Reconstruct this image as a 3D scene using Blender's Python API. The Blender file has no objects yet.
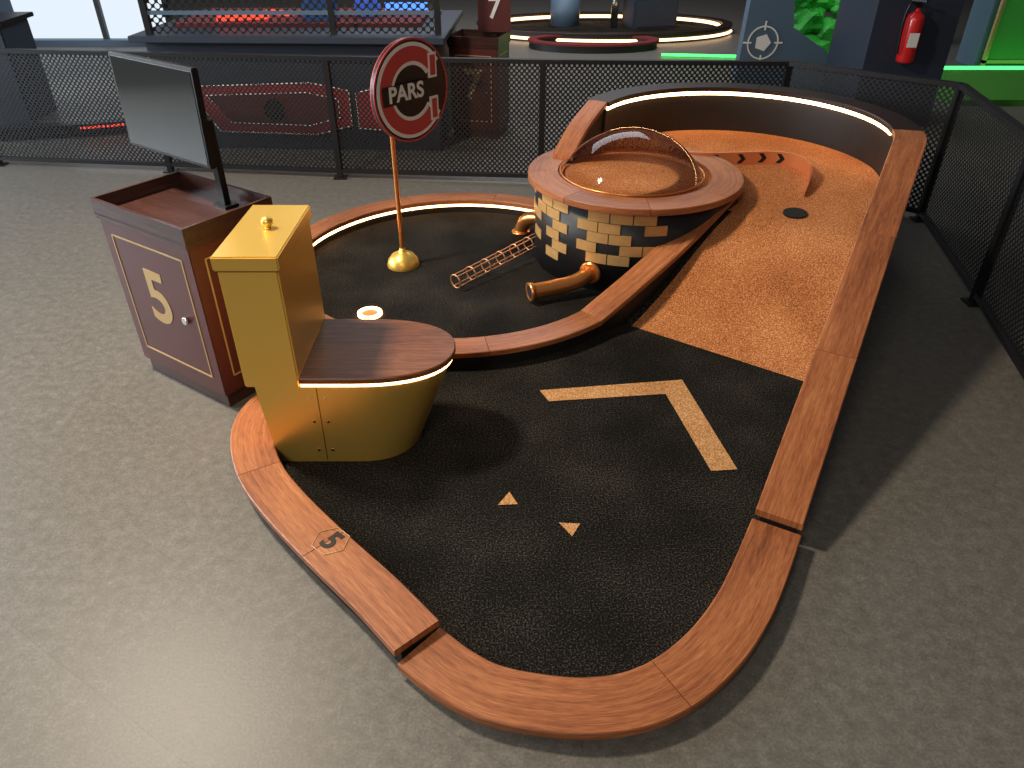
import bpy, bmesh, math, random
from mathutils import Vector, Matrix, noise
random.seed(4)
scene=bpy.context.scene
def lin(c):
    c=c/255.
    return c/12.92 if c<=.04045 else ((c+.055)/1.055)**2.4
def S(r,g,b): return (lin(r),lin(g),lin(b),1)

# ------------------------------------------------------------ materials
def newmat(name):
    m=bpy.data.materials.new(name); m.use_nodes=True
    return m, m.node_tree, m.node_tree.nodes['Principled BSDF']
def mat(name,col,rough=.5,metal=0.,em=None,es=0.,bump=0.,bscale=200.,coat=0.,spec=.5,var=0.,vscale=8.):
    m,nt,b=newmat(name)
    b.inputs['Base Color'].default_value=col
    b.inputs['Roughness'].default_value=rough
    b.inputs['Metallic'].default_value=metal
    b.inputs['Coat Weight'].default_value=coat
    b.inputs['Specular IOR Level'].default_value=spec
    if em:
        b.inputs['Emission Color'].default_value=em
        b.inputs['Emission Strength'].default_value=es
    tc=nt.nodes.new('ShaderNodeTexCoord')
    if bump>0:
        n=nt.nodes.new('ShaderNodeTexNoise'); n.inputs['Scale'].default_value=bscale; n.inputs['Detail'].default_value=3
        bp=nt.nodes.new('ShaderNodeBump'); bp.inputs['Strength'].default_value=bump; bp.inputs['Distance'].default_value=.01
        nt.links.new(tc.outputs['Object'],n.inputs['Vector']); nt.links.new(n.outputs['Fac'],bp.inputs['Height']); nt.links.new(bp.outputs['Normal'],b.inputs['Normal'])
    if var>0:
        n=nt.nodes.new('ShaderNodeTexNoise'); n.inputs['Scale'].default_value=vscale; n.inputs['Detail'].default_value=5
        nt.links.new(tc.outputs['Object'],n.inputs['Vector'])
        mx=nt.nodes.new('ShaderNodeMix'); mx.data_type='RGBA'
        mx.inputs[6].default_value=tuple(c*(1-var) for c in col[:3])+(1,)
        mx.inputs[7].default_value=tuple(min(1,c*(1+var)) for c in col[:3])+(1,)
        nt.links.new(n.outputs['Fac'],mx.inputs[0]); nt.links.new(mx.outputs[2],b.inputs['Base Color'])
    return m
def emis(name,col,st):
    m=bpy.data.materials.new(name); m.use_nodes=True; nt=m.node_tree
    for n in list(nt.nodes): nt.nodes.remove(n)
    e=nt.nodes.new('ShaderNodeEmission'); e.inputs[0].default_value=col; e.inputs[1].default_value=st
    o=nt.nodes.new('ShaderNodeOutputMaterial'); nt.links.new(e.outputs[0],o.inputs[0]); return m

def wood(name,c1,c2,c3,rough=.42):
    m,nt,b=newmat(name); L=nt.links.new
    uv=nt.nodes.new('ShaderNodeUVMap')
    mp=nt.nodes.new('ShaderNodeMapping'); mp.inputs['Scale'].default_value=(2.2,42,1); L(uv.outputs[0],mp.inputs[0])
    n=nt.nodes.new('ShaderNodeTexNoise'); n.inputs['Scale'].default_value=1.6; n.inputs['Detail'].default_value=8; n.inputs['Roughness'].default_value=.65; n.inputs['Distortion'].default_value=.6
    L(mp.outputs[0],n.inputs['Vector'])
    mp2=nt.nodes.new('ShaderNodeMapping'); mp2.inputs['Scale'].default_value=(14,190,1); L(uv.outputs[0],mp2.inputs[0])
    n2=nt.nodes.new('ShaderNodeTexNoise'); n2.inputs['Scale'].default_value=1.5; n2.inputs['Detail'].default_value=3; L(mp2.outputs[0],n2.inputs['Vector'])
    mp3=nt.nodes.new('ShaderNodeMapping'); mp3.inputs['Scale'].default_value=(.9,5,1); L(uv.outputs[0],mp3.inputs[0])
    n3=nt.nodes.new('ShaderNodeTexNoise'); n3.inputs['Scale'].default_value=1.; n3.inputs['Detail'].default_value=2; L(mp3.outputs[0],n3.inputs['Vector'])
    r=nt.nodes.new('ShaderNodeValToRGB'); e=r.color_ramp.elements
    e[0].position=.40; e[0].color=c1; e[1].position=.64; e[1].color=c3
    x=e.new(.52); x.color=c2
    a=nt.nodes.new('ShaderNodeMath'); a.operation='MULTIPLY_ADD'; a.inputs[1].default_value=.30; L(n2.outputs['Fac'],a.inputs[0])
    a2=nt.nodes.new('ShaderNodeMath'); a2.operation='MULTIPLY'; a2.inputs[1].default_value=.45; L(n.outputs['Fac'],a2.inputs[0]); L(a2.outputs[0],a.inputs[2])
    a3=nt.nodes.new('ShaderNodeMath'); a3.operation='MULTIPLY_ADD'; a3.inputs[1].default_value=.28; L(n3.outputs['Fac'],a3.inputs[0]); L(a.outputs[0],a3.inputs[2])
    L(a3.outputs[0],r.inputs[0]); L(r.outputs[0],b.inputs['Base Color'])
    b.inputs['Roughness'].default_value=rough
    bp=nt.nodes.new('ShaderNodeBump'); bp.inputs['Strength'].default_value=.15; bp.inputs['Distance'].default_value=.002
    L(n2.outputs['Fac'],bp.inputs['Height']); L(bp.outputs[0],b.inputs['Normal'])
    return m
def turf(name,c1,c2,c3,lo=.38,hi=.70):
    m,nt,b=newmat(name); L=nt.links.new
    tc=nt.nodes.new('ShaderNodeTexCoord')
    n=nt.nodes.new('ShaderNodeTexNoise'); n.inputs['Scale'].default_value=150; n.inputs['Detail'].default_value=3; n.inputs['Roughness'].default_value=.7; L(tc.outputs['Object'],n.inputs['Vector'])
    n3=nt.nodes.new('ShaderNodeTexNoise'); n3.inputs['Scale'].default_value=2.5; n3.inputs['Detail'].default_value=4; L(tc.outputs['Object'],n3.inputs['Vector'])
    r=nt.nodes.new('ShaderNodeValToRGB'); e=r.color_ramp.elements
    e[0].position=lo; e[0].color=c1; e[1].position=hi; e[1].color=c3; x=e.new((lo+hi)/2); x.color=c2
    a=nt.nodes.new('ShaderNodeMath'); a.operation='MULTIPLY_ADD'; a.inputs[1].default_value=.2; L(n3.outputs['Fac'],a.inputs[0])
    a2=nt.nodes.new('ShaderNodeMath'); a2.operation='MULTIPLY'; a2.inputs[1].default_value=.85; L(n.outputs['Fac'],a2.inputs[0]); L(a2.outputs[0],a.inputs[2])
    L(a.outputs[0],r.inputs[0]); L(r.outputs[0],b.inputs['Base Color'])
    b.inputs['Roughness'].default_value=.95; b.inputs['Specular IOR Level'].default_value=.1
    bp=nt.nodes.new('ShaderNodeBump'); bp.inputs['Strength'].default_value=.8; bp.inputs['Distance'].default_value=.005
    L(n.outputs['Fac'],bp.inputs['Height']); L(bp.outputs[0],b.inputs['Normal'])
    return m
def floor_mat():
    m,nt,b=newmat('vinyl_floor'); L=nt.links.new
    tc=nt.nodes.new('ShaderNodeTexCoord')
    n=nt.nodes.new('ShaderNodeTexNoise'); n.inputs['Scale'].default_value=120; n.inputs['Detail'].default_value=4; L(tc.outputs['Object'],n.inputs['Vector'])
    n2=nt.nodes.new('ShaderNodeTexNoise'); n2.inputs['Scale'].default_value=22; n2.inputs['Detail'].default_value=8; n2.inputs['Roughness'].default_value=.75; L(tc.outputs['Object'],n2.inputs['Vector'])
    a=nt.nodes.new('ShaderNodeMath'); a.operation='MULTIPLY_ADD'; a.inputs[1].default_value=.4; L(n.outputs['Fac'],a.inputs[0])
    a2=nt.nodes.new('ShaderNodeMath'); a2.operation='MULTIPLY'; a2.inputs[1].default_value=.6; L(n2.outputs['Fac'],a2.inputs[0]); L(a2.outputs[0],a.inputs[2])
    r=nt.nodes.new('ShaderNodeValToRGB'); e=r.color_ramp.elements
    e[0].position=.33; e[0].color=S(86,82,76); e[1].position=.68; e[1].color=S(134,129,121); x=e.new(.5); x.color=S(107,103,96)
    L(a.outputs[0],r.inputs[0])
    mp=nt.nodes.new('ShaderNodeMapping'); mp.inputs['Rotation'].default_value=(0,0,math.radians(32)); L(tc.outputs['Object'],mp.inputs[0])
    br=nt.nodes.new('ShaderNodeTexBrick'); br.inputs['Scale'].default_value=1; br.inputs['Brick Width'].default_value=.92; br.inputs['Row Height'].default_value=.46; br.inputs['Mortar Size'].default_value=.0016; br.inputs['Mortar Smooth'].default_value=.3
    br.inputs['Color1'].default_value=(1,1,1,1); br.inputs['Color2'].default_value=(.94,.94,.94,1); br.inputs['Mortar'].default_value=(.78,.78,.78,1)
    L(mp.outputs[0],br.inputs['Vector'])
    mx=nt.nodes.new('ShaderNodeMix'); mx.data_type='RGBA'; mx.blend_type='MULTIPLY'; mx.inputs[0].default_value=1
    L(r.outputs[0],mx.inputs[6]); L(br.outputs['Color'],mx.inputs[7]); L(mx.outputs[2],b.inputs['Base Color'])
    rr=nt.nodes.new('ShaderNodeMapRange'); rr.inputs[3].default_value=.36; rr.inputs[4].default_value=.52; L(n2.outputs['Fac'],rr.inputs[0]); L(rr.outputs[0],b.inputs['Roughness'])
    bp=nt.nodes.new('ShaderNodeBump'); bp.inputs['Strength'].default_value=.15; bp.inputs['Distance'].default_value=.0015
    L(n.outputs['Fac'],bp.inputs['Height']); L(bp.outputs[0],b.inputs['Normal'])
    return m
def perf_mat(name,pitch=.028,rad=.34,col=S(20,20,22)):
    m,nt,b=newmat(name); L=nt.links.new
    b.inputs['Base Color'].default_value=col; b.inputs['Roughness'].default_value=.45
    uv=nt.nodes.new('ShaderNodeUVMap')
    mp=nt.nodes.new('ShaderNodeMapping'); mp.inputs['Scale'].default_value=(1/pitch,1/pitch,1); mp.inputs['Rotation'].default_value=(0,0,math.pi/4); L(uv.outputs[0],mp.inputs[0])
    fr=nt.nodes.new('ShaderNodeVectorMath'); fr.operation='FRACTION'; L(mp.outputs[0],fr.inputs[0])
    d=nt.nodes.new('ShaderNodeVectorMath'); d.operation='DISTANCE'; L(fr.outputs[0],d.inputs[0]); d.inputs[1].default_value=(.5,.5,0)
    lt=nt.nodes.new('ShaderNodeMath'); lt.operation='GREATER_THAN'; lt.inputs[1].default_value=rad; L(d.outputs['Value'],lt.inputs[0])
    L(lt.outputs[0],b.inputs['Alpha'])
    return m

M={}
M['wood']=wood('sapele_wood',S(116,64,37),S(160,95,56),S(190,124,78))
M['wood_dark']=wood('sapele_wood_dark',S(30,20,16),S(44,28,22),S(58,38,28))
M['lidwood']=wood('walnut_lid_wood',S(66,34,18),S(116,66,38),S(152,94,56))
M['turf']=turf('black_turf',S(6,6,6),S(26,25,23),S(92,86,76))
M['oturf']=turf('orange_turf',S(116,64,34),S(196,122,72),S(244,184,130))
M['sand']=turf('tan_turf',S(146,98,56),S(206,152,100),S(240,200,150))
M['black']=mat('black_laminate',S(22,22,23),.5,bump=.05)
M['floor']=floor_mat()
M['gold']=mat('brushed_gold',S(252,208,104),.36,.72,bump=.04,bscale=90)
M['gold2']=mat('gold_leaf',S(214,172,112),.4,.5,var=.2,vscale=20)
M['copper']=mat('copper',S(240,160,92),.28,.85)
M['wire']=mat('copper_wire',S(222,160,114),.35,.7)
M['maroon']=mat('maroon_laminate',S(92,44,42),.35,var=.12,vscale=3)
M['maroon_top']=wood('maroon_wood_top',S(50,30,26),S(70,42,36),S(88,56,48),.32)
M['goldline']=mat('gold_paint',S(205,172,118),.4,.3)
M['led']=emis('warm_led',(1,.52,.21,1),11)
M['led_rim']=emis('warm_led_bright',(1,.55,.25,1),14)
M['ledsoft']=emis('warm_led_soft',(1,.62,.32,1),4)
M['green_led']=emis('green_led',(.05,1,.12,1),4)
M['red_led']=emis('red_led',(1,.06,.03,1),2)
M['blue_led']=emis('blue_led',(.08,.25,1,1),2)
M['fence']=mat('black_powder_coat',S(24,24,27),.4)
M['perf']=perf_mat('perforated_steel')
M['mesh']=perf_mat('cage_mesh',.05,.42)
M['navy']=mat('navy_panel',S(42,50,64),.5,var=.1)
M['navy2']=mat('slate_blue_panel',S(84,104,124),.5)
M['redp']=mat('red_panel',S(150,44,48),.5)
M['white']=mat('white_paint',S(232,230,226),.5)
M['red']=mat('extinguisher_red',S(200,26,28),.3,coat=.5)
M['signred']=mat('sign_red',S(186,62,62),.45)
M['screen']=mat('monitor_glass',S(40,44,46),.12,coat=.6)
M['plastic']=mat('black_plastic',S(16,16,17),.4)
M['grass']=mat('green_turf',S(70,140,40),.9,bump=.5,bscale=120,var=.3,vscale=30)
M['rock']=mat('green_rock',S(50,150,56),.7,bump=.6,bscale=12,var=.5,vscale=6)
M['hole']=mat('cup_black',S(4,4,4),.9)
M['chrome']=mat('chrome',S(200,200,200),.2,1.)
M['redturf']=mat('red_turf',S(110,30,34),.9)
M['window']=emis('daylight_glass',(.80,.90,1,1),1.0)
M['seam']=mat('seam',S(120,84,30),.4,1.)

m=bpy.data.materials.new('clear_acrylic'); m.use_nodes=True; nt=m.node_tree
for n in list(nt.nodes): nt.nodes.remove(n)
tr=nt.nodes.new('ShaderNodeBsdfTransparent'); tr.inputs[0].default_value=(.97,.965,.955,1)
gl=nt.nodes.new('ShaderNodeBsdfGlossy'); gl.inputs['Roughness'].default_value=.03
lw=nt.nodes.new('ShaderNodeFresnel'); lw.inputs[0].default_value=1.38
mx=nt.nodes.new('ShaderNodeMixShader'); o=nt.nodes.new('ShaderNodeOutputMaterial')
nt.links.new(lw.outputs[0],mx.inputs[0]); nt.links.new(tr.outputs[0],mx.inputs[1]); nt.links.new(gl.outputs[0],mx.inputs[2]); nt.links.new(mx.outputs[0],o.inputs[0])
M['acrylic']=m

# ------------------------------------------------------------ helpers
def link(o): scene.collection.objects.link(o); return o
def mesh(name,verts,faces,mats,fm=None,smooth=False,uvs=None):
    me=bpy.data.meshes.new(name); me.from_pydata([tuple(v) for v in verts],[],faces)
    if not isinstance(mats,(list,tuple)): mats=[mats]
    for x in mats: me.materials.append(x)
    if fm:
        for i,p in enumerate(me.polygons): p.material_index=fm[i]
    if smooth:
        for p in me.polygons: p.use_smooth=True
    if uvs:
        ul=me.uv_layers.new(name='UVMap')
        for i,u in enumerate(uvs): ul.data[i].uv=u
    me.update()
    return link(bpy.data.objects.new(name,me))
def empty(name,loc=(0,0,0),rz=0.):
    e=bpy.data.objects.new(name,None); e.empty_display_size=.1; link(e); e.location=loc; e.rotation_euler=(0,0,rz); return e
def par(parent,*objs):
    bpy.context.view_layer.update()
    for o in objs:
        o.parent=parent; o.matrix_parent_inverse=parent.matrix_world.inverted()
def box(name,c,s,mt,rz=0.,bev=0.,rot=None):
    bm=bmesh.new(); bmesh.ops.create_cube(bm,size=1)
    for v in bm.verts: v.co=Vector((v.co.x*s[0],v.co.y*s[1],v.co.z*s[2]))
    if bev>0: bmesh.ops.bevel(bm,geom=bm.edges[:],offset=bev,segments=2,affect='EDGES')
    bm.normal_update()
    ul=bm.loops.layers.uv.new('UVMap')
    for f in bm.faces:
        for l in f.loops:
            co=l.vert.co; nn=f.normal
            l[ul].uv=(co.x,co.y) if abs(nn.z)>.7 else ((co.x,co.z) if abs(nn.y)>.5 else (co.y,co.z))
    me=bpy.data.meshes.new(name); bm.to_mesh(me); bm.free(); me.materials.append(mt)
    o=link(bpy.data.objects.new(name,me)); o.location=c; o.rotation_euler=rot if rot else (0,0,rz); return o
def cyl(name,c,r,h,mt,seg=48,r2=None,rot=(0,0,0),bev=0):
    bm=bmesh.new(); bmesh.ops.create_cone(bm,cap_ends=True,segments=seg,radius1=r,radius2=r if r2 is None else r2,depth=h)
    if bev>0:
        es=[e for e in bm.edges if any(len(f.verts)>4 for f in e.link_faces)]
        bmesh.ops.bevel(bm,geom=es,offset=bev,segments=2,affect='EDGES')
    for f in bm.faces: f.smooth=len(f.verts)<=4
    me=bpy.data.meshes.new(name); bm.to_mesh(me); bm.free(); me.materials.append(mt)
    o=link(bpy.data.objects.new(name,me)); o.location=c; o.rotation_euler=rot; return o
def lathe(name,prof,mt,c=(0,0,0),seg=48,rot=(0,0,0)):
    v=[];f=[];n=len(prof)
    for i in range(seg):
        a=2*math.pi*i/seg
        for r,z in prof: v.append((r*math.cos(a),r*math.sin(a),z))
    for i in range(seg):
        j=(i+1)%seg
        for k in range(n-1): f.append((i*n+k,j*n+k,j*n+k+1,i*n+k+1))
    o=mesh(name,v,f,mt,smooth=True); o.location=c; o.rotation_euler=rot; return o
def tube(name,pts,r,mt,cyclic=False,res=3):
    cu=bpy.data.curves.new(name,'CURVE'); cu.dimensions='3D'; cu.bevel_depth=r; cu.bevel_resolution=res; cu.use_fill_caps=True
    sp=cu.splines.new('POLY'); sp.points.add(len(pts)-1)
    for i,p in enumerate(pts): sp.points[i].co=(*p,1)
    sp.use_cyclic_u=cyclic
    tmp=bpy.data.objects.new('t',cu); link(tmp)
    dg=bpy.context.evaluated_depsgraph_get(); me=bpy.data.meshes.new_from_object(tmp.evaluated_get(dg))
    bpy.data.objects.remove(tmp); me.materials.clear(); me.materials.append(mt)
    for p in me.polygons: p.use_smooth=True
    me.name=name
    return link(bpy.data.objects.new(name,me))
def text(name,body,size,mt,mw,ext=.001,bold=0.):
    cu=bpy.data.curves.new(name,'FONT'); cu.body=body; cu.size=size; cu.align_x='CENTER'; cu.align_y='CENTER'; cu.extrude=ext; cu.offset=bold
    tmp=bpy.data.objects.new('t',cu); link(tmp)
    dg=bpy.context.evaluated_depsgraph_get(); me=bpy.data.meshes.new_from_object(tmp.evaluated_get(dg))
    bpy.data.objects.remove(tmp); me.materials.clear(); me.materials.append(mt)
    o=link(bpy.data.objects.new(name,me)); o.matrix_world=mw; return o
def frame(origin,xd,yd):
    x=Vector(xd).normalized(); y=Vector(yd).normalized(); z=x.cross(y).normalized(); y=z.cross(x)
    m=Matrix((x,y,z)).transposed().to_4x4(); m.translation=Vector(origin); return m
def resample(pts,step=.05):
    out=[Vector(pts[0])]
    for a,b in zip(pts,pts[1:]):
        a=Vector(a);b=Vector(b); n=max(1,int((b-a).length/step))
        for i in range(1,n+1): out.append(a.lerp(b,i/n))
    return out
def catmull(pts,n=6):
    P=[Vector(p) for p in pts]; out=[]
    for i in range(len(P)-1):
        p0=P[max(i-1,0)];p1=P[i];p2=P[i+1];p3=P[min(i+2,len(P)-1)]
        for k in range(n):
            t=k/n
            out.append(.5*((2*p1)+(-p0+p2)*t+(2*p0-5*p1+4*p2-p3)*t*t+(-p0+3*p1-3*p2+p3)*t**3))
    out.append(P[-1]); return out
def arc(cx,cy,r,a0,a1,z0,z1=None,n=40):
    z1=z0 if z1 is None else z1
    return [Vector((cx+r*math.cos(math.radians(a0+(a1-a0)*i/n)),cy+r*math.sin(math.radians(a0+(a1-a0)*i/n)),z0+(z1-z0)*i/n)) for i in range(n+1)]
def offsets(path):
    out=[]
    for i,p in enumerate(path):
        a=path[max(i-1,0)];b=path[min(i+1,len(path)-1)]
        t=Vector((b.x-a.x,b.y-a.y)); t=t.normalized() if t.length>1e-9 else Vector((1,0))
        out.append(Vector((-t.y,t.x,0)))
    return out
def curb(name,parent,path,width,mt,boards=1,th=.028,base=True,inset=.022,z0=0.,gap=.0015,sidem=None):
    nrm=offsets(path); n=len(path); s=[0.]
    for a,b in zip(path,path[1:]): s.append(s[-1]+(b-a).length)
    tot=s[-1]; c=.004
    prof=[(-width/2,-th),(-width/2,-c),(-width/2+c,0),(width/2-c,0),(width/2,-c),(width/2,-th)]
    def at(d):
        for i in range(n-1):
            if s[i+1]>=d-1e-9:
                t=(d-s[i])/max(1e-9,s[i+1]-s[i]); return path[i].lerp(path[i+1],t), nrm[i].lerp(nrm[i+1],t).normalized()
        return path[-1],nrm[-1]
    for k in range(boards):
        d0=tot*k/boards+(gap if k else 0); d1=tot*(k+1)/boards-(gap if k<boards-1 else 0)
        ds=[d0]+[x for x in s if d0+1e-4<x<d1-1e-4]+[d1]
        ou,ov=random.random()*20,random.random()*20
        V=[];F=[];U=[];m=len(prof)
        for d in ds:
            p,q=at(d)
            for o,z in prof: V.append(p+q*o+Vector((0,0,z)))
        for i in range(len(ds)-1):
            for j in range(m):
                j2=(j+1)%m
                F.append((i*m+j,(i+1)*m+j,(i+1)*m+j2,i*m+j2))
                w0=prof[j][0]+prof[j][1]; w1=prof[j2][0]+prof[j2][1]
                U+=[(ds[i]+ou,w0+ov),(ds[i+1]+ou,w0+ov),(ds[i+1]+ou,w1+ov),(ds[i]+ou,w1+ov)]
        F.append(tuple(range(m))); U+=[(ou+x[1],ov+x[0]) for x in prof]
        F.append(tuple(reversed([(len(ds)-1)*m+j for j in range(m)]))); U+=[(ou+x[1],ov+x[0]) for x in reversed(prof)]
        o=mesh(name+'_board_%d'%(k+1),V,F,mt,uvs=U); par(parent,o)
    if base:
        V=[];F=[]; w=width/2-inset
        for p,q in zip(path,nrm):
            V+=[p+q*-w+Vector((0,0,-th+.001)),p+q*w+Vector((0,0,-th+.001)),Vector((p.x,p.y,z0))+q*w,Vector((p.x,p.y,z0))+q*-w]
        for i in range(n-1):
            for j in range(4):
                j2=(j+1)%4; F.append((i*4+j,(i+1)*4+j,(i+1)*4+j2,i*4+j2))
        F.append((0,1,2,3)); F.append(tuple((n-1)*4+j for j in (3,2,1,0)))
        o=mesh(name+'_base',V,F,sidem or M['black']); par(parent,o)
def led(name,parent,path,off,dz,mt,r=.006):
    nr=offsets(path); o=tube(name,[p+q*off+Vector((0,0,dz)) for p,q in zip(path,nr)],r,mt); par(parent,o); return o

# ------------------------------------------------------------ floor / shell
fl=mesh('floor',[(-14,-4,0),(14,-4,0),(14,20,0),(-14,20,0)],[(0,1,2,3)],M['floor'])
box('wall_back',(0,20.1,2.5),(28,.2,5),M['navy'])
box('wall_right',(14.1,8,2.5),(.2,24,5),M['navy'])

# ------------------------------------------------------------ golf hole
hole=empty('mini_golf_hole',(.4,3,0))
RW=.17
front=catmull([(-.285,1.44,.06),(-.185,1.355,.06),(-.065,1.285,.06),(.09,1.25,.06),(.22,1.24,.06),(.355,1.26,.06),(.485,1.32,.06),(.62,1.43,.06),(.735,1.565,.06),(.83,1.71,.06),(.965,1.945,.06)],5)
curb('front_curb',hole,front,.18,M['wood'],boards=2)
left=catmull([(-.29,1.445,.1),(-.44,1.61,.1),(-.65,1.82,.1),(-.855,2.04,.1),(-.99,2.22,.1),(-1.08,2.42,.1),(-1.105,2.58,.1),(-1.07,2.72,.1),(-1.0,2.83,.1),(-.95,2.98,.1),(-.94,3.22,.1)],5)
curb('left_curb',hole,left,.17,M['wood'],boards=4)
RC=(1.385,4.62); RR=.945
wallp=resample([(.97,1.955,.10),(RC[0]+RR*math.cos(math.radians(-29.3)),RC[1]+RR*math.sin(math.radians(-29.3)),.82)],.08)
curb('ramp_curb',hole,wallp,RW,M['wood'],boards=3)
rimarc=arc(RC[0],RC[1],RR,-29.3,150,.82,n=60)
curb('rim_lower',hole,rimarc[:6],RW,M['wood'],boards=1)
curb('rim',hole,rimarc[5:],RW,M['wood_dark'],boards=4)
arm=[rimarc[-1]]+catmull([rimarc[-1],(.43,4.90,.71),(.32,4.70,.58)],6)[1:]
curb('rim_arm',hole,arm,.14,M['wood'],boards=1)
led('rim_led',hole,arc(RC[0],RC[1],RR-RW/2+.012,-10,150,.82,n=60),0,-.042,M['led_rim'],.011)
CC=(-.33,4.18); CR=1.055
circ=arc(CC[0],CC[1],CR,45,315,.12,n=90)
curb('bunker_curb',hole,circ,.15,M['wood'],boards=8)
mE=Vector((1.285,4.235,.549))
mid=[circ[-1].lerp(mE,i/20) for i in range(21)]
for i in range(21):
    t=i/20; mid[i].x+=.03*math.sin(math.pi*t)
curb('divider_curb',hole,mid,.155,M['wood'],boards=2)
led('bunker_led',hole,arc(CC[0],CC[1],CR-.075+.012,52,205,.12,n=60),0,-.045,M['led'],.008)
poly=[(p.x,p.y) for p in front]+[(p.x,p.y) for p in wallp]+[(1.9,4.3),(1.2,4.4),(.6,4.6)]
poly+=[(p.x,p.y) for p in arc(CC[0],CC[1],CR,40,205,0,n=50)]
poly+=[(p.x,p.y) for p in reversed(left)]
o=mesh('black_turf',[(x,y,.02) for x,y in poly],[tuple(range(len(poly)))],M['turf']); par(hole,o)
nd=Vector((.58,.81)).normalized(); l0=Vector((.64,3.50))
def H(x,y):
    d=(Vector((x,y))-l0).dot(nd)
    if d<=0: return .021
    if d<.85:
        t=d/.85; return .021+.42*(t*.6+.4*t*t*(3-2*t))
    return .441+.08*min(1,(d-.85)/1.0)
rp=[(.58,3.545),(.64,3.50),(1.39,2.965),(1.55,2.85)]
rp+=[(p.x,p.y) for p in wallp if p.y>2.95]+[(p.x,p.y) for p in rimarc[1:]]+[(.42,4.9),(.5,4.5),(.9,4.2),(1.24,4.2)]
bm=bmesh.new(); vs=[bm.verts.new((x,y,0)) for x,y in rp]; bm.faces.new(vs)
for i in range(0,46):
    d=i*.05; c=l0+nd*d
    bmesh.ops.bisect_plane(bm,geom=bm.verts[:]+bm.edges[:]+bm.faces[:],plane_co=(c.x,c.y,0),plane_no=(nd.x,nd.y,0))
pa=Vector((.64,3.49)); pb=Vector((1.34,4.16)); dd=(pb-pa).normalized()
bmesh.ops.bisect_plane(bm,geom=bm.verts[:]+bm.edges[:]+bm.faces[:],plane_co=(pa.x,pa.y,0),plane_no=(-dd.y,dd.x,0))
for f in bm.faces:
    c=f.calc_center_median(); q=Vector((c.x,c.y))
    f.material_index=1 if ((q-pa).dot(Vector((-dd.y,dd.x)))>0 and (q-l0).dot(nd)<.85) else 0
for v in bm.verts: v.co.z=H(v.co.x,v.co.y)
me=bpy.data.meshes.new('ramp_turf'); bm.to_mesh(me); bm.free(); me.materials.append(M['oturf']); me.materials.append(M['turf'])
par(hole,link(bpy.data.objects.new('ramp_turf',me)))
cx,cy=1.605,4.02; e_=.05
gx=(H(cx+e_,cy)-H(cx-e_,cy))/(2*e_); gy=(H(cx,cy+e_)-H(cx,cy-e_))/(2*e_)
rq=Vector((-gx,-gy,1)).to_track_quat('Z','Y').to_euler()
o=cyl('cup',(cx,cy,H(cx,cy)+.006),.066,.008,M['hole'],rot=rq); par(hole,o)
def flat(name,pts,z,mt,parent=hole):
    o=mesh(name,[(x,y,z) for x,y in pts],[tuple(range(len(pts)))],mt); par(parent,o); return o
flat('turf_chevron',[(.13,2.88),(.17,2.79),(.72,2.85),(.81,2.30),(.92,2.31),(.82,2.97)],.0225,M['sand'])
flat('turf_triangle_a',[(-.01,2.175),(-.055,2.10),(.022,2.105)],.0225,M['sand'])
flat('turf_triangle_b',[(.175,2.005),(.22,1.935),(.255,2.0)],.0225,M['sand'])
mw=frame((-.632,1.835,.1015),(.76,-.65,0),(.65,.76,0))
par(hole,text('curb_number','5',.11,M['plastic'],mw,.0006,.0035))
hp=[mw@Vector((.066*math.cos(math.radians(60*i)),.066*math.sin(math.radians(60*i)),0)) for i in range(6)]
par(hole,tube('curb_number_hexagon',hp,.0014,M['goldline'],cyclic=True,res=1))
g=lathe('glow_cup',[(.046,.0),(.046,.012),(.068,.012),(.068,0)],M['led'],(-.79,3.63,.021)); par(hole,g)
par(hole,cyl('glow_cup_inner',(-.79,3.63,.024),.046,.006,mat('cup_orange',S(200,110,50),.4,em=(1,.4,.08,1),es=.3)))
# guide rail
rail=catmull([(.98,4.90,0),(1.2,4.80,0),(1.45,4.77,0),(1.66,4.76,0),(1.80,4.68,0),(1.83,4.52,0),(1.78,4.36,0),(1.72,4.24,0)],8)
V=[];F=[];NR=len(rail)
def RH(i): return .085 if i<NR-16 else .085-.06*(i-NR+16)/16
for i,(p,q) in enumerate(zip(rail,offsets(rail))):
    z=H(p.x,p.y); h=RH(i)
    for o_,zz in ((-.006,z),(.006,z),(.006,z+h),(-.006,z+h)): V.append((p.x+q.x*o_,p.y+q.y*o_,zz))
for i in range(NR-1):
    for j in range(4): F.append((i*4+j,(i+1)*4+j,(i+1)*4+(j+1)%4,i*4+(j+1)%4))
F+=[(0,1,2,3),((NR-1)*4+3,(NR-1)*4+2,(NR-1)*4+1,(NR-1)*4)]
par(hole,mesh('guide_rail_strip',V,F,mat('copper_strip',S(206,124,76),.4,.3)))
k=0
for i in (12,17,22,27):
    p=rail[i]; t=(rail[i+1]-rail[i-1]); t.z=0; t.normalize(); q=Vector((t.y,-t.x,0))
    z=H(p.x,p.y)+.043; b=p+q*.0075; b.z=z
    pts=[(-.03,.03),(0,.03),(.026,0),(0,-.03),(-.03,-.03),(-.004,0)]
    k+=1; par(hole,mesh('guide_rail_chevron_%d'%k,[b+t*x+Vector((0,0,y)) for x,y in pts],[(0,1,2,5),(5,2,3,4)],M['plastic']))

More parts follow.
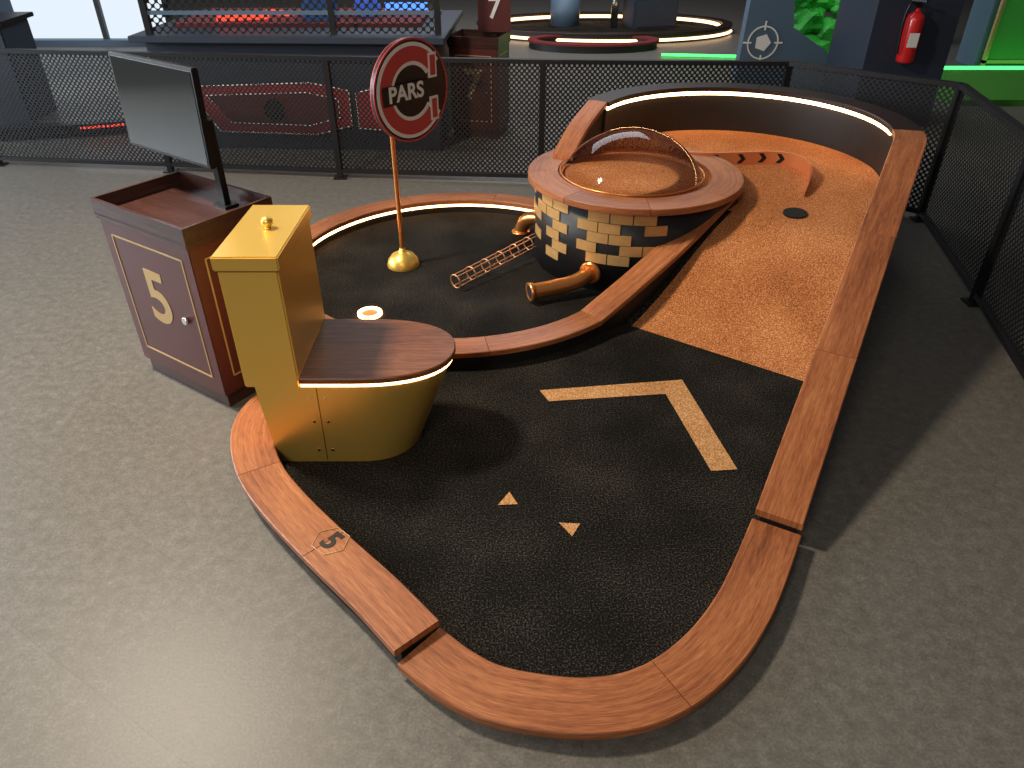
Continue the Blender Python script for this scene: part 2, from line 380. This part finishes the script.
# ------------------------------------------------------------ brick tank with dome
TC=(.745,4.46)
tank=empty('domed_brick_tank',(TC[0],TC[1],0))
par(tank,cyl('drum',(TC[0],TC[1],.27),.6,.50,M['black'],96))
curb('counter',tank,arc(TC[0],TC[1],.555,0,360,.556,n=96),.185,M['wood'],boards=8,base=False,th=.036)
par(tank,cyl('inner_turf',(TC[0],TC[1],.527),.47,.01,M['oturf'],72))
a=.425;h=.25;R=(a*a+h*h)/(2*h)
prof=[]
for i in range(21):
    th=math.asin(a/R)*(1-i/20); prof.append((R*math.sin(th),R*math.cos(th)-(R-h)))
par(tank,lathe('acrylic_dome',prof,M['acrylic'],(TC[0]-.02,TC[1]-.01,.556),64))
par(tank,tube('dome_rim',arc(TC[0]-.02,TC[1]-.01,.432,0,357,.558,n=72),.005,M['copper'],cyclic=True))
bv=[];bf=[]
bh=.062
pat=["10110111","01101101","11010110","00101011","01010110","00100001","00000000"]
for r in range(7):
    ztop=.505-r*bh
    for k in range(8):
        if pat[r][k]!='1': continue
        a0=176+k*12.4+(6.2 if r%2 else 0); a1=a0+11.8
        st=len(bv)
        for i in range(5):
            aa=math.radians(a0+(a1-a0)*i/4)
            for rr_ in (.598,.606):
                for zz in (ztop-bh+.004,ztop): bv.append((TC[0]+rr_*math.cos(aa),TC[1]+rr_*math.sin(aa),zz))
        for i in range(4):
            b0=st+i*4;b1=b0+4
            bf+=[(b0+2,b1+2,b1+3,b0+3),(b0+3,b1+3,b1+1,b0+1),(b0,b1,b1+2,b0+2)]
        bf+=[(st,st+2,st+3,st+1),(st+16,st+17,st+19,st+18)]
par(tank,mesh('gold_bricks',bv,bf,M['gold2']))
pp=catmull([(.47,3.97,.13),(.42,3.90,.12),(.35,3.86,.10),(.24,3.82,.09),(.10,3.77,.085)],6)
par(tank,tube('pipe_body',pp,.045,M['copper'],res=8))
t=(pp[-1]-pp[-2]).normalized()
rq=t.to_track_quat('Z','Y').to_euler()
par(tank,lathe('pipe_mouth',[(.036,-.02),(.054,-.02),(.056,.004),(.042,.004),(.034,-.002)],M['copper'],pp[-1],32,rq))
par(tank,cyl('pipe_bore',pp[-1]+t*.0015,.036,.002,M['hole'],rot=rq))
rq=Vector((-.5,-.85,0)).to_track_quat('Z','Y').to_euler()
par(tank,cyl('pipe_flange',(.455,3.93,.13),.065,.03,M['copper'],rot=rq,bev=.006))
pp=catmull([(.22,4.66,.17),(.16,4.70,.165),(.10,4.75,.13),(.07,4.78,.07),(.06,4.79,.022)],6)
par(tank,tube('back_pipe_body',pp,.045,M['copper'],res=8)); par(tank,cyl('back_pipe_flange',(.2,4.67,.17),.062,.03,M['copper'],rot=(Vector((-1,.45,0))).to_track_quat('Z','Y').to_euler(),bev=.006))
par(tank,cyl('back_pipe_foot',(.06,4.79,.03),.06,.02,M['copper'],bev=.005))
A=Vector((-.33,3.93,.075));B=Vector((.19,4.46,.13)); d=(B-A).normalized(); q=Vector((-d.y,d.x,0)); w=d.cross(q)
for k in range(4):
    an=k*2*math.pi/4+.5; off=(q*math.cos(an)+w*math.sin(an))*.042
    par(tank,tube('chute_wire_%d'%(k+1),[A+off,B+off],.004,M['wire'],res=2))
for i in range(6):
    c=A.lerp(B,i/6.)
    par(tank,tube('chute_hoop_%d'%(i+1),[c+(q*math.cos(2*math.pi*j/20)+w*math.sin(2*math.pi*j/20))*.042 for j in range(20)],.004,M['wire'],cyclic=True,res=2))

# ------------------------------------------------------------ gold toilet
wc=empty('gold_toilet',(-.65,2.62,.02))
def outline(x0,x1,yc,w,r,z,n=24):
    pts=[Vector((x0,yc-w,z))]
    for i in range(n+1):
        a=-math.pi/2+math.pi*i/n
        pts.append(Vector((x1-r+r*math.copysign(abs(math.cos(a))**.85,math.cos(a)),yc+w*math.copysign(abs(math.sin(a))**.9,math.sin(a)),z)))
    pts.append(Vector((x0,yc+w,z))); return pts
def loft(name,rings,mt,smooth=False,cap=True):
    n=len(rings[0]);V=[p for r in rings for p in r];F=[]
    for k in range(len(rings)-1):
        for j in range(n):
            j2=(j+1)%n; F.append((k*n+j,k*n+j2,(k+1)*n+j2,(k+1)*n+j))
    if cap: F.append(tuple(reversed(range(n)))); F.append(tuple((len(rings)-1)*n+j for j in range(n)))
    o=mesh(name,V,F,mt)
    if smooth:
        for p in o.data.polygons: p.use_smooth=len(p.vertices)==4
        o.data.set_sharp_from_angle(angle=math.radians(35))
    return o
rings=[]
for i in range(9):
    t=i/8
    rings.append(outline(-.965-.035*t,-.395+.145*t,2.575+.027*t,.212+.013*t,.24+.13*t,.02+.365*t))
par(wc,loft('bowl',rings,M['gold'],True))
par(wc,loft('rim_light',[outline(-.82,-.243,2.602,.228,.375,.385),outline(-.82,-.241,2.602,.230,.375,.403)],M['led'],True))
top=[outline(-.82,-.235,2.602,.236,.385,.403),outline(-.82,-.232,2.602,.238,.388,.408),outline(-.82,-.232,2.602,.238,.388,.424),outline(-.82,-.236,2.602,.234,.385,.429)]
lid=loft('seat_lid',top,M['lidwood'],False)
ul=lid.data.uv_layers.new(name='UVMap')
for l in lid.data.loops:
    co=lid.data.vertices[l.vertex_index].co; ul.data[l.index].uv=(co.x+3,co.y+co.z)
par(wc,lid)
par(wc,box('cistern',(-.93,2.62,.63),(.215,.49,.50),M['gold'],bev=.006))
par(wc,box('cistern_lid',(-.93,2.62,.905),(.235,.51,.055),M['gold'],bev=.005))
par(wc,box('cistern_lid_seam',(-.93,2.62,.876),(.222,.497,.006),M['seam']))
par(wc,lathe('flush_knob',[(0,.045),(.014,.042),(.022,.03),(.022,.018),(.012,.008),(.012,0),(.03,0)],M['gold'],(-.915,2.63,.932),24))
def by(z):
    t=(z-.02)/.365; return 2.575+.027*t-(.212+.013*t)
k=0
for x in (-.79,-.735):
    for z in (.33,.22,.08):
        k+=1; par(wc,cyl('screw_%d'%k,(x,by(z)-.001,z),.006,.005,M['chrome'],12,rot=(math.pi/2,0,0)))
par(wc,mesh('panel_seam',[(-.7635,by(.03)-.001,.03),(-.7605,by(.03)-.001,.03),(-.7605,by(.38)-.001,.38),(-.7635,by(.38)-.001,.38)],[(0,1,2,3)],M['seam']))

# ------------------------------------------------------------ hole sign on pole
sg=empty('logo_sign_on_pole',(-.68,4.27,.02))
par(sg,lathe('gold_base',[(.1,0),(.1,.012),(.092,.04),(.07,.07),(.035,.09),(.018,.1),(.018,.115),(0,.115)],M['gold'],(-.68,4.27,.021)))
par(sg,tube('pole',[(-.68,4.27,.1),(-.68,4.27,.92)],.014,M['copper'],res=6))
xd=Vector((.66,.75,0)); sc=Vector((-.56,4.30,1.055)); up=Vector((0,0,1)); nn=xd.cross(up)
mw=frame(sc,xd,up)
def disc(name,r0,r1,z,mt,a0=0,a1=360,thick=.006,n=64):
    V=[];F=[];full=(a1-a0)>=359.9
    for i in range(n+1):
        a=math.radians(a0+(a1-a0)*i/n)
        for r,zz in ((r0,z),(r1,z),(r1,z-thick),(r0,z-thick)): V.append((r*math.cos(a),r*math.sin(a),zz))
    for i in range(n):
        for j in range(4): F.append((i*4+j,i*4+(j+1)%4,(i+1)*4+(j+1)%4,(i+1)*4+j))
    if not full: F+=[(3,2,1,0),(n*4,n*4+1,n*4+2,n*4+3)]
    o=mesh(name,V,F,mt); o.matrix_world=mw; return o
par(sg,disc('disc',0.0005,.272,.008,M['plastic'],thick=.022))
par(sg,disc('outer_ring_red',.262,.272,.012,M['signred']))
par(sg,disc('letter_c_white',.135,.25,.012,M['white'],34,326))
par(sg,disc('letter_c_red',.155,.230,.0145,M['signred'],40,320))
for s_ in (1,-1):
    o=box('letter_c_serif_white_%s'%('a' if s_>0 else 'b'),(0,0,0),(.062,.13,.008),M['white']); o.matrix_world=mw@Matrix.Translation((.158,s_*.115,.0115)); par(sg,o)
    o=box('letter_c_serif_%s'%('a' if s_>0 else 'b'),(0,0,0),(.036,.104,.008),M['signred']); o.matrix_world=mw@Matrix.Translation((.158,s_*.115,.0145)); par(sg,o)
o=box('lettering_band',(0,0,0),(.33,.10,.006),M['plastic']); o.matrix_world=mw@Matrix.Translation((-.05,0,.0165)); par(sg,o)
par(sg,text('sign_lettering','PARS',.115,M['white'],mw@Matrix.Translation((-.05,0,.021)),.001,.003))
par(sg,disc('disc_back_ring',.255,.27,-.015,M['signred']))

# ------------------------------------------------------------ pedestals
def pedestal(name,F0,ld,rd,wl,wr,num,hgt=.85):
    F0=Vector((F0[0],F0[1],0)); l=Vector((ld[0],ld[1],0)).normalized(); r=Vector((l.y,-l.x,0)) if Vector((l.y,-l.x,0)).dot(Vector((rd[0],rd[1],0)))>0 else Vector((-l.y,l.x,0))
    c=F0+l*wl/2+r*wr/2; e=empty(name,(c.x,c.y,0)); rz=math.atan2(-l.y,-l.x)
    def P(x,y,z): return F0+l*x+r*y+Vector((0,0,z))
    par(e,box('kick',(c.x,c.y,.035),(wl-.05,wr-.05,.07),M['maroon_top'],rz))
    par(e,box('body',(c.x,c.y,.07+(hgt-.11)/2),(wl-.02,wr-.02,hgt-.11),M['maroon'],rz,.004))
    par(e,box('top_slab',(c.x,c.y,hgt-.045),(wl,wr,.03),M['maroon_top'],rz,.003))
    t=.014
    for nm,cc,ss in (('lip_front',P(wl/2,t/2,hgt-.005),(wl,t,.07)),('lip_back',P(wl/2,wr-t/2,hgt-.005),(wl,t,.07)),('lip_near',P(t/2,wr/2,hgt-.005),(t,wr-2*t,.07)),('lip_far',P(wl-t/2,wr/2,hgt-.005),(t,wr-2*t,.07))):
        par(e,box(nm,cc,ss,M['maroon_top'],rz))
    def rect(nm,org,xd,w,h,m_):
        for k,(cx_,cz_,sx,sz) in enumerate(((w/2,m_,w-2*m_,.007),(w/2,h-m_,w-2*m_,.007),(m_,h/2,.007,h-2*m_),(w-m_,h/2,.007,h-2*m_))):
            p=org+xd*cx_+Vector((0,0,cz_)); par(e,box(nm+'_%d'%k,p,(sx,.004,sz),M['goldline'],math.atan2(xd.y,xd.x)))
    rect('border_front',P(wl,.009,.08),-l,wl,hgt-.13,.075)
    rect('border_side',P(.009,0,.08),r,wr,hgt-.13,.075)
    par(e,text('pedestal_number',num,.36,M['goldline'],frame(P(wl*.52,.0085,hgt*.55),-l,(0,0,1)),.001,.006))
    par(e,cyl('lock',P(wl*.24,.002,hgt*.50),.016,.02,M['chrome'],20,rot=(math.pi/2,0,rz)))
    return e,P,l,r,rz
e,P,l,r,rz=pedestal('score_pedestal',(-1.295,2.74),(-.83,.56),(.5,.86),.64,.45,'5',.85)
mo=empty('monitor',(-1.40,3.3,.86))
a=Vector((-1.26,3.12,0));b=Vector((-1.76,3.49,0)); c=(a+b)/2; mrz=math.atan2(a.y-b.y,a.x-b.x); ml=(a-b).length
tilt=math.radians(-2)
par(mo,box('bezel',(c.x,c.y,1.20),(ml,.03,.40),M['plastic'],rot=(tilt,0,mrz),bev=.004))
nrm_=Vector((math.sin(mrz),-math.cos(mrz),0))
par(mo,box('screen',(c.x+nrm_.x*.0155,c.y+nrm_.y*.0155,1.20),(ml-.03,.003,.37),M['screen'],rot=(tilt,0,mrz)))
sp=a.lerp(b,.05)
par(mo,box('stand_post',(sp.x-nrm_.x*.03,sp.y-nrm_.y*.03,1.01),(.035,.03,.36),M['plastic'],mrz))
par(mo,box('stand_foot',(sp.x-nrm_.x*.03,sp.y-nrm_.y*.03,.826),(.09,.07,.012),M['plastic'],mrz))

# ------------------------------------------------------------ fence
fp=[(-6.0,6.55),(-4.41,6.34),(-2.87,6.17),(-1.41,6.0),(.23,5.87),(2.03,5.80),(2.93,5.08),(2.66,3.8),(2.34,2.45),(2.02,1.1)]
fe=empty('perforated_fence',(0,5.9,0)); FH=.93
for i,(x,y) in enumerate(fp):
    par(fe,box('post_%d'%i,(x,y,FH/2),(.045,.045,FH),M['fence'],bev=.003)); par(fe,box('post_foot_%d'%i,(x,y,.005),(.1,.1,.01),M['fence']))
for i in range(len(fp)-1):
    a=Vector((*fp[i],0));b=Vector((*fp[i+1],0)); d=b-a; L=d.length; rz=math.atan2(d.y,d.x); c=(a+b)/2
    par(fe,box('top_rail_%d'%i,(c.x,c.y,FH-.012),(L,.05,.03),M['fence'],rz)); par(fe,box('bottom_rail_%d'%i,(c.x,c.y,.06),(L,.035,.03),M['fence'],rz))
    u=d.normalized()*.02
    V=[a+u+Vector((0,0,.07)),b-u+Vector((0,0,.07)),b-u+Vector((0,0,FH-.03)),a+u+Vector((0,0,FH-.03))]
    par(fe,mesh('perforated_panel_%d'%i,V,[(0,1,2,3)],M['perf'],uvs=[(0,.1),(L,.1),(L,.9),(0,.9)]))

# ------------------------------------------------------------ background
cg=empty('caged_game_counter',(-1.8,7.6,0))
par(cg,box('counter_body',(-1.85,7.55,.45),(2.5,1.5,.9),M['navy'],-.04,.01))
par(cg,box('counter_ledge',(-1.85,7.5,.93),(2.65,1.65,.05),M['navy'],-.04,.005))
y0=6.78
def fp_(nm,pts,m_,y): par(cg,mesh(nm,[(x,y-(x+1.85)*.04,z) for x,z in pts],[tuple(range(len(pts)))],m_))
def seam(nm,pts,y,w_=.012):
    pv=[Vector((x,y-(x+1.85)*.04,z)) for x,z in pts]
    par(cg,tube(nm,pv,w_/2,M['white'],cyclic=True,res=1))
shp=[(-2.85,.54),(-1.75,.58),(-1.42,.52),(-1.42,.22),(-1.75,.14),(-2.62,.16)]
fp_('red_panel',shp,M['redp'],y0-.01); seam('panel_outline',shp,y0-.012)
shp=[(-2.68,.47),(-1.8,.50),(-1.52,.45),(-1.52,.29),(-1.8,.22),(-2.5,.24)]
fp_('dark_panel',shp,M['maroon'],y0-.016); seam('inner_outline',shp,y0-.018,.008)
shp=[(-1.36,.5),(-1.0,.58),(-.75,.16),(-1.36,.2)]
fp_('red_panel_right',shp,M['redp'],y0-.01); seam('panel_outline_right',shp,y0-.012)
par(cg,cyl('emblem',(-2.1,y0-.022,.36),.085,.02,M['plastic'],24,rot=(math.pi/2,0,0)))
for x in (-3.05,-1.5,-.62):
    par(cg,box('cage_post',(x,6.82,1.5),(.05,.05,1.1),M['fence']))
for (xa,xb) in ((-3.05,-1.5),(-1.5,-.62)):
    par(cg,mesh('cage_mesh',[(xa,6.82,.96),(xb,6.82,.96),(xb,6.82,2.05),(xa,6.82,2.05)],[(0,1,2,3)],M['mesh'],uvs=[(xa,0),(xb,0),(xb,1.1),(xa,1.1)]))
par(cg,box('cage_top_bar',(-1.83,6.82,2.05),(2.5,.05,.05),M['fence']))
par(cg,box('cage_mid_bar',(-1.83,6.82,1.12),(2.5,.03,.03),M['navy2']))
par(cg,box('red_light_bar',(-2.4,7.3,1.02),(.45,.03,.04),M['red_led'],.3))
par(cg,box('red_light_bar_b',(-2.15,7.6,1.02),(.3,.03,.04),M['red_led'],-.5))
par(cg,box('play_board',(-1.9,7.7,.97),(2.2,1.0,.03),M['redturf']))
par(cg,box('blue_bin',(-1.75,7.5,1.08),(.30,.3,.24),mat('blue_bin',S(60,110,190),.5),.2,.01))
par(cg,cyl('blue_barrel',(-1.35,7.7,1.1),.12,.26,mat('blue_barrel',S(50,90,200),.5,em=(.1,.25,1,1),es=.3),24,bev=.02))
par(cg,box('blue_light_bar',(-1.0,7.8,1.05),(.4,.04,.06),M['blue_led']))
pedestal('score_pedestal',(-.12,7.1),(-.95,.25),(.3,.95),.48,.42,'7')
ms=empty('number_sign',(-.15,7.7,.8)); par(ms,box('sign_panel',(-.16,7.45,1.13),(.3,.03,.5),M['maroon'],-.1)); par(ms,text('sign_number','7',.24,M['white'],frame((-.16,7.43,1.07),(1,-.1,0),(0,0,1)),.002,.004))
par(ms,box('sign_post',(-.16,7.48,.87),(.04,.04,.1),M['plastic']))
dc=empty('distant_golf_hole',(1.4,13.5,0))
el=[Vector((1.5+2.0*math.cos(2*math.pi*i/60),13.3+1.1*math.sin(2*math.pi*i/60),.15)) for i in range(61)]
curb('ring_curb',dc,el,.16,M['wood_dark'],boards=1); par(dc,mesh('ring_turf',[(p.x,p.y,.02) for p in el[:-1]],[tuple(range(60))],M['turf']))
par(dc,tube('ring_led',[Vector((1.5+1.88*math.cos(2*math.pi*i/60),13.3+1.0*math.sin(2*math.pi*i/60),.10)) for i in range(61)],.025,M['ledsoft']))
par(dc,tube('outer_led',[Vector((1.5+2.07*math.cos(2*math.pi*i/60),13.3+1.17*math.sin(2*math.pi*i/60),.05)) for i in range(32,59)],.02,M['ledsoft']))
el=[Vector((1.2+.9*math.cos(2*math.pi*i/60),11.9+.45*math.sin(2*math.pi*i/60),.12)) for i in range(61)]
curb('small_ring_curb',dc,el,.14,M['redturf'],boards=1)
par(dc,cyl('obstacle_drum',(.9,13.9,.25),.25,.5,M['navy2'],32,bev=.02)); par(dc,box('obstacle_wedge',(2.3,13.7,.25),(.8,.5,.46),M['navy'],.3,.04)); par(dc,cyl('obstacle_post',(1.7,13.6,.4),.06,.8,M['chrome'],20))
lc=empty('red_lit_golf_hole',(-4,7.2,0))
pth=catmull([(-5.4,7.0,.12),(-4.6,7.15,.12),(-3.9,7.3,.12),(-3.5,7.6,.12),(-3.45,8.2,.12)],6)
curb('side_curb',lc,pth,.14,M['plastic']); led('red_led',lc,pth[10:],-.07,-.03,M['red_led'],.010)
dk=empty('dark_cabinet',(-5,7.9,0)); par(dk,box('cabinet_body',(-5.3,7.9,.45),(.9,.6,.9),M['navy'],.1,.01)); par(dk,box('cabinet_top',(-5.3,7.9,.92),(1.0,.7,.04),M['plastic'],.1,.005)); par(dk,box('cabinet_door_gap',(-5.33,7.59,.45),(.01,.01,.7),M['plastic'],.1))
box('wall_left_column',(-6.35,9.6,1.5),(.7,.6,3),M['navy2'])
wn=empty('window_1',(-6.5,12.2,0))
par(wn,box('glass',(-6.6,12.2,1.5),(3.0,.04,2.9),M['window']))
for x in (-8.1,-6.1,-5.1): par(wn,box('mullion',(x,12.15,1.5),(.07,.08,3),M['fence']))
par(wn,box('sill',(-6.6,12.1,.04),(3.1,.2,.08),M['navy2']))
ew=empty('rock_hole_panel',(3,8.8,0))
pr=[(2.5,0),(3.9,0),(3.6,.40),(3.05,.72),(2.95,1.3),(2.55,1.3)]
n_=len(pr)
par(ew,mesh('emblem_panel',[(x,8.8,z) for x,z in pr]+[(x,8.95,z) for x,z in pr],[tuple(range(n_)),tuple(reversed(range(n_,2*n_)))]+[(i,i+n_,(i+1)%n_+n_,(i+1)%n_) for i in range(n_)],M['navy2']))
mw=frame((2.74,8.79,.57),(1,0,0),(0,0,1))
par(ew,disc('emblem_ring',.155,.17,.004,M['white'])); par(ew,disc('emblem_star',.001,.09,.004,M['white'],n=5))
for k in range(4):
    o=box('emblem_tick_%d'%k,(0,0,0),(.016,.09,.006),M['white']); o.matrix_world=mw@Matrix.Rotation(k*math.pi/2,4,'Z')@Matrix.Translation((0,.17,.003)); par(ew,o)
def rock(nm,c,s,parent,seed):
    bm=bmesh.new(); bmesh.ops.create_icosphere(bm,subdivisions=3,radius=1)
    for v in bm.verts:
        k=1+.45*noise.noise(v.co*1.8+Vector((seed,0,0))); v.co=Vector((v.co.x*s[0]*k,v.co.y*s[1]*k,v.co.z*s[2]*k))
    me=bpy.data.meshes.new(nm); bm.to_mesh(me); bm.free(); me.materials.append(M['rock']); o=link(bpy.data.objects.new(nm,me)); o.location=c; par(parent,o)
rk=empty('green_foam_rocks',(3.7,9.4,0))
for i,(x,y,z,s) in enumerate([(3.5,9.5,.25,.38),(4.0,9.5,.28,.40),(3.45,9.55,.66,.22),(3.75,9.5,.58,.2),(3.35,9.6,.95,.2),(3.62,9.65,.88,.2),(3.9,9.6,.85,.2),(3.5,9.7,1.2,.2),(3.8,9.7,1.15,.2),(4.1,9.6,.6,.22)]):
    rock('rock_%d'%i,(x,y,z),(s,s*.7,s*.75),rk,i*3.1)
par(rk,tube('green_light_tube',catmull([(3.45,9.2,1.25),(3.75,9.15,1.12),(3.95,9.15,.92),(4.1,9.2,.6)],8),.02,M['green_led']))
colm=box('wall_column',(3.74,8.0,1.6),(.78,.9,3.2),M['navy'])
fx=empty('fire_extinguisher',(3.68,7.45,.85))
par(fx,lathe('cylinder',[(0,0),(.07,0),(.08,.02),(.08,.36),(.07,.40),(.03,.43),(.02,.44),(.02,.46),(0,.46)],M['red'],(3.68,7.45,.62),32))
par(fx,box('label',(3.67,7.369,.82),(.09,.004,.12),M['white']))
par(fx,box('valve',(3.68,7.45,1.10),(.04,.04,.05),M['plastic'],bev=.004)); par(fx,box('lever',(3.66,7.42,1.14),(.03,.14,.015),M['plastic'],.6))
par(fx,tube('hose',catmull([(3.66,7.44,1.1),(3.58,7.4,1.12),(3.55,7.4,1.0),(3.56,7.4,.8),(3.57,7.4,.7)],6),.011,M['plastic']))
par(fx,box('bracket',(3.68,7.54,.85),(.08,.06,.03),M['plastic']))
gh=empty('green_golf_hole',(6.3,9.5,0))
par(gh,box('green_turf',(6.4,9.2,.03),(3.2,1.6,.06),M['grass'])); par(gh,box('green_edge_light',(6.4,10.05,.07),(3.4,.04,.035),M['green_led']))
par(gh,box('arch_body',(6.5,10.6,.6),(.9,.5,1.2),M['navy2'],0,.01)); par(gh,box('arch_panel',(6.5,10.33,.6),(.7,.04,1.0),mat('green_panel',S(60,130,50),.5,em=(.1,.6,.1,1),es=.08)))
par(gh,box('arch_frame_l',(6.12,10.3,.6),(.04,.05,1.1),M['goldline'])); par(gh,box('arch_frame_b',(6.5,10.3,.1),(.8,.05,.04),M['goldline']))
pb_=empty('purple_globe',(6.2,12.2,.8)); par(pb_,cyl('globe_stand',(6.2,12.2,.3),.2,.6,M['plastic']))
o=lathe('globe',[(.3*math.sin(math.pi*i/16),.3*math.cos(math.pi*i/16)) for i in range(17)],mat('globe',S(110,90,190),.4,em=(.3,.15,1,1),es=.6),(6.2,12.2,.88)); par(pb_,o)
fs=empty('green_floor_light',(3,11.1,0)); par(fs,tube('light_tube',[(2.1,11.2,.025),(3.8,11.0,.025)],.016,M['green_led']))

# ------------------------------------------------------------ lights
def area(name,loc,tgt,size,power,col,sy=None):
    l=bpy.data.lights.new(name,'AREA'); l.energy=power; l.color=col; l.size=size
    if sy: l.shape='RECTANGLE'; l.size_y=sy
    o=link(bpy.data.objects.new(name,l)); o.location=loc; o.rotation_euler=(Vector(tgt)-Vector(loc)).to_track_quat('-Z','Y').to_euler(); return o
area('window_light',(-9,4.5,2.6),(0,3.5,0),6,760,(.84,.92,1.),2.6)
area('track_light',(-2.6,3.3,3.8),(.3,2.9,0),.5,215,(1,.86,.68))
area('toilet_fill',(-1.6,-1.6,3.6),(-.3,2.6,.2),1.4,75,(1,.90,.76))  # added warm fill behind the camera, lifts the toilet's near faces
area('back_ceiling_panel',(0,10.5,4.5),(0,11,0),5,280,(.92,.95,1))
pl=bpy.data.lights.new('rock_fill_green','POINT'); pl.energy=18; pl.color=(.5,1,.5); pl.shadow_soft_size=.1  # added green fill lamp that brightens the foam rocks
o=link(bpy.data.objects.new('rock_fill_green',pl)); o.location=(3.7,8.9,1.9)
w=bpy.data.worlds.new('world'); scene.world=w; w.use_nodes=True
w.node_tree.nodes['Background'].inputs[0].default_value=(.68,.68,.70,1); w.node_tree.nodes['Background'].inputs[1].default_value=.11

cam=bpy.data.cameras.new('camera'); co=link(bpy.data.objects.new('camera',cam)); co.location=(0,0,2.0); co.rotation_euler=(math.radians(56),0,0)
cam.sensor_width=36; cam.lens=740/1024*36; cam.clip_start=.05
scene.camera=co
scene.view_settings.view_transform='Standard'
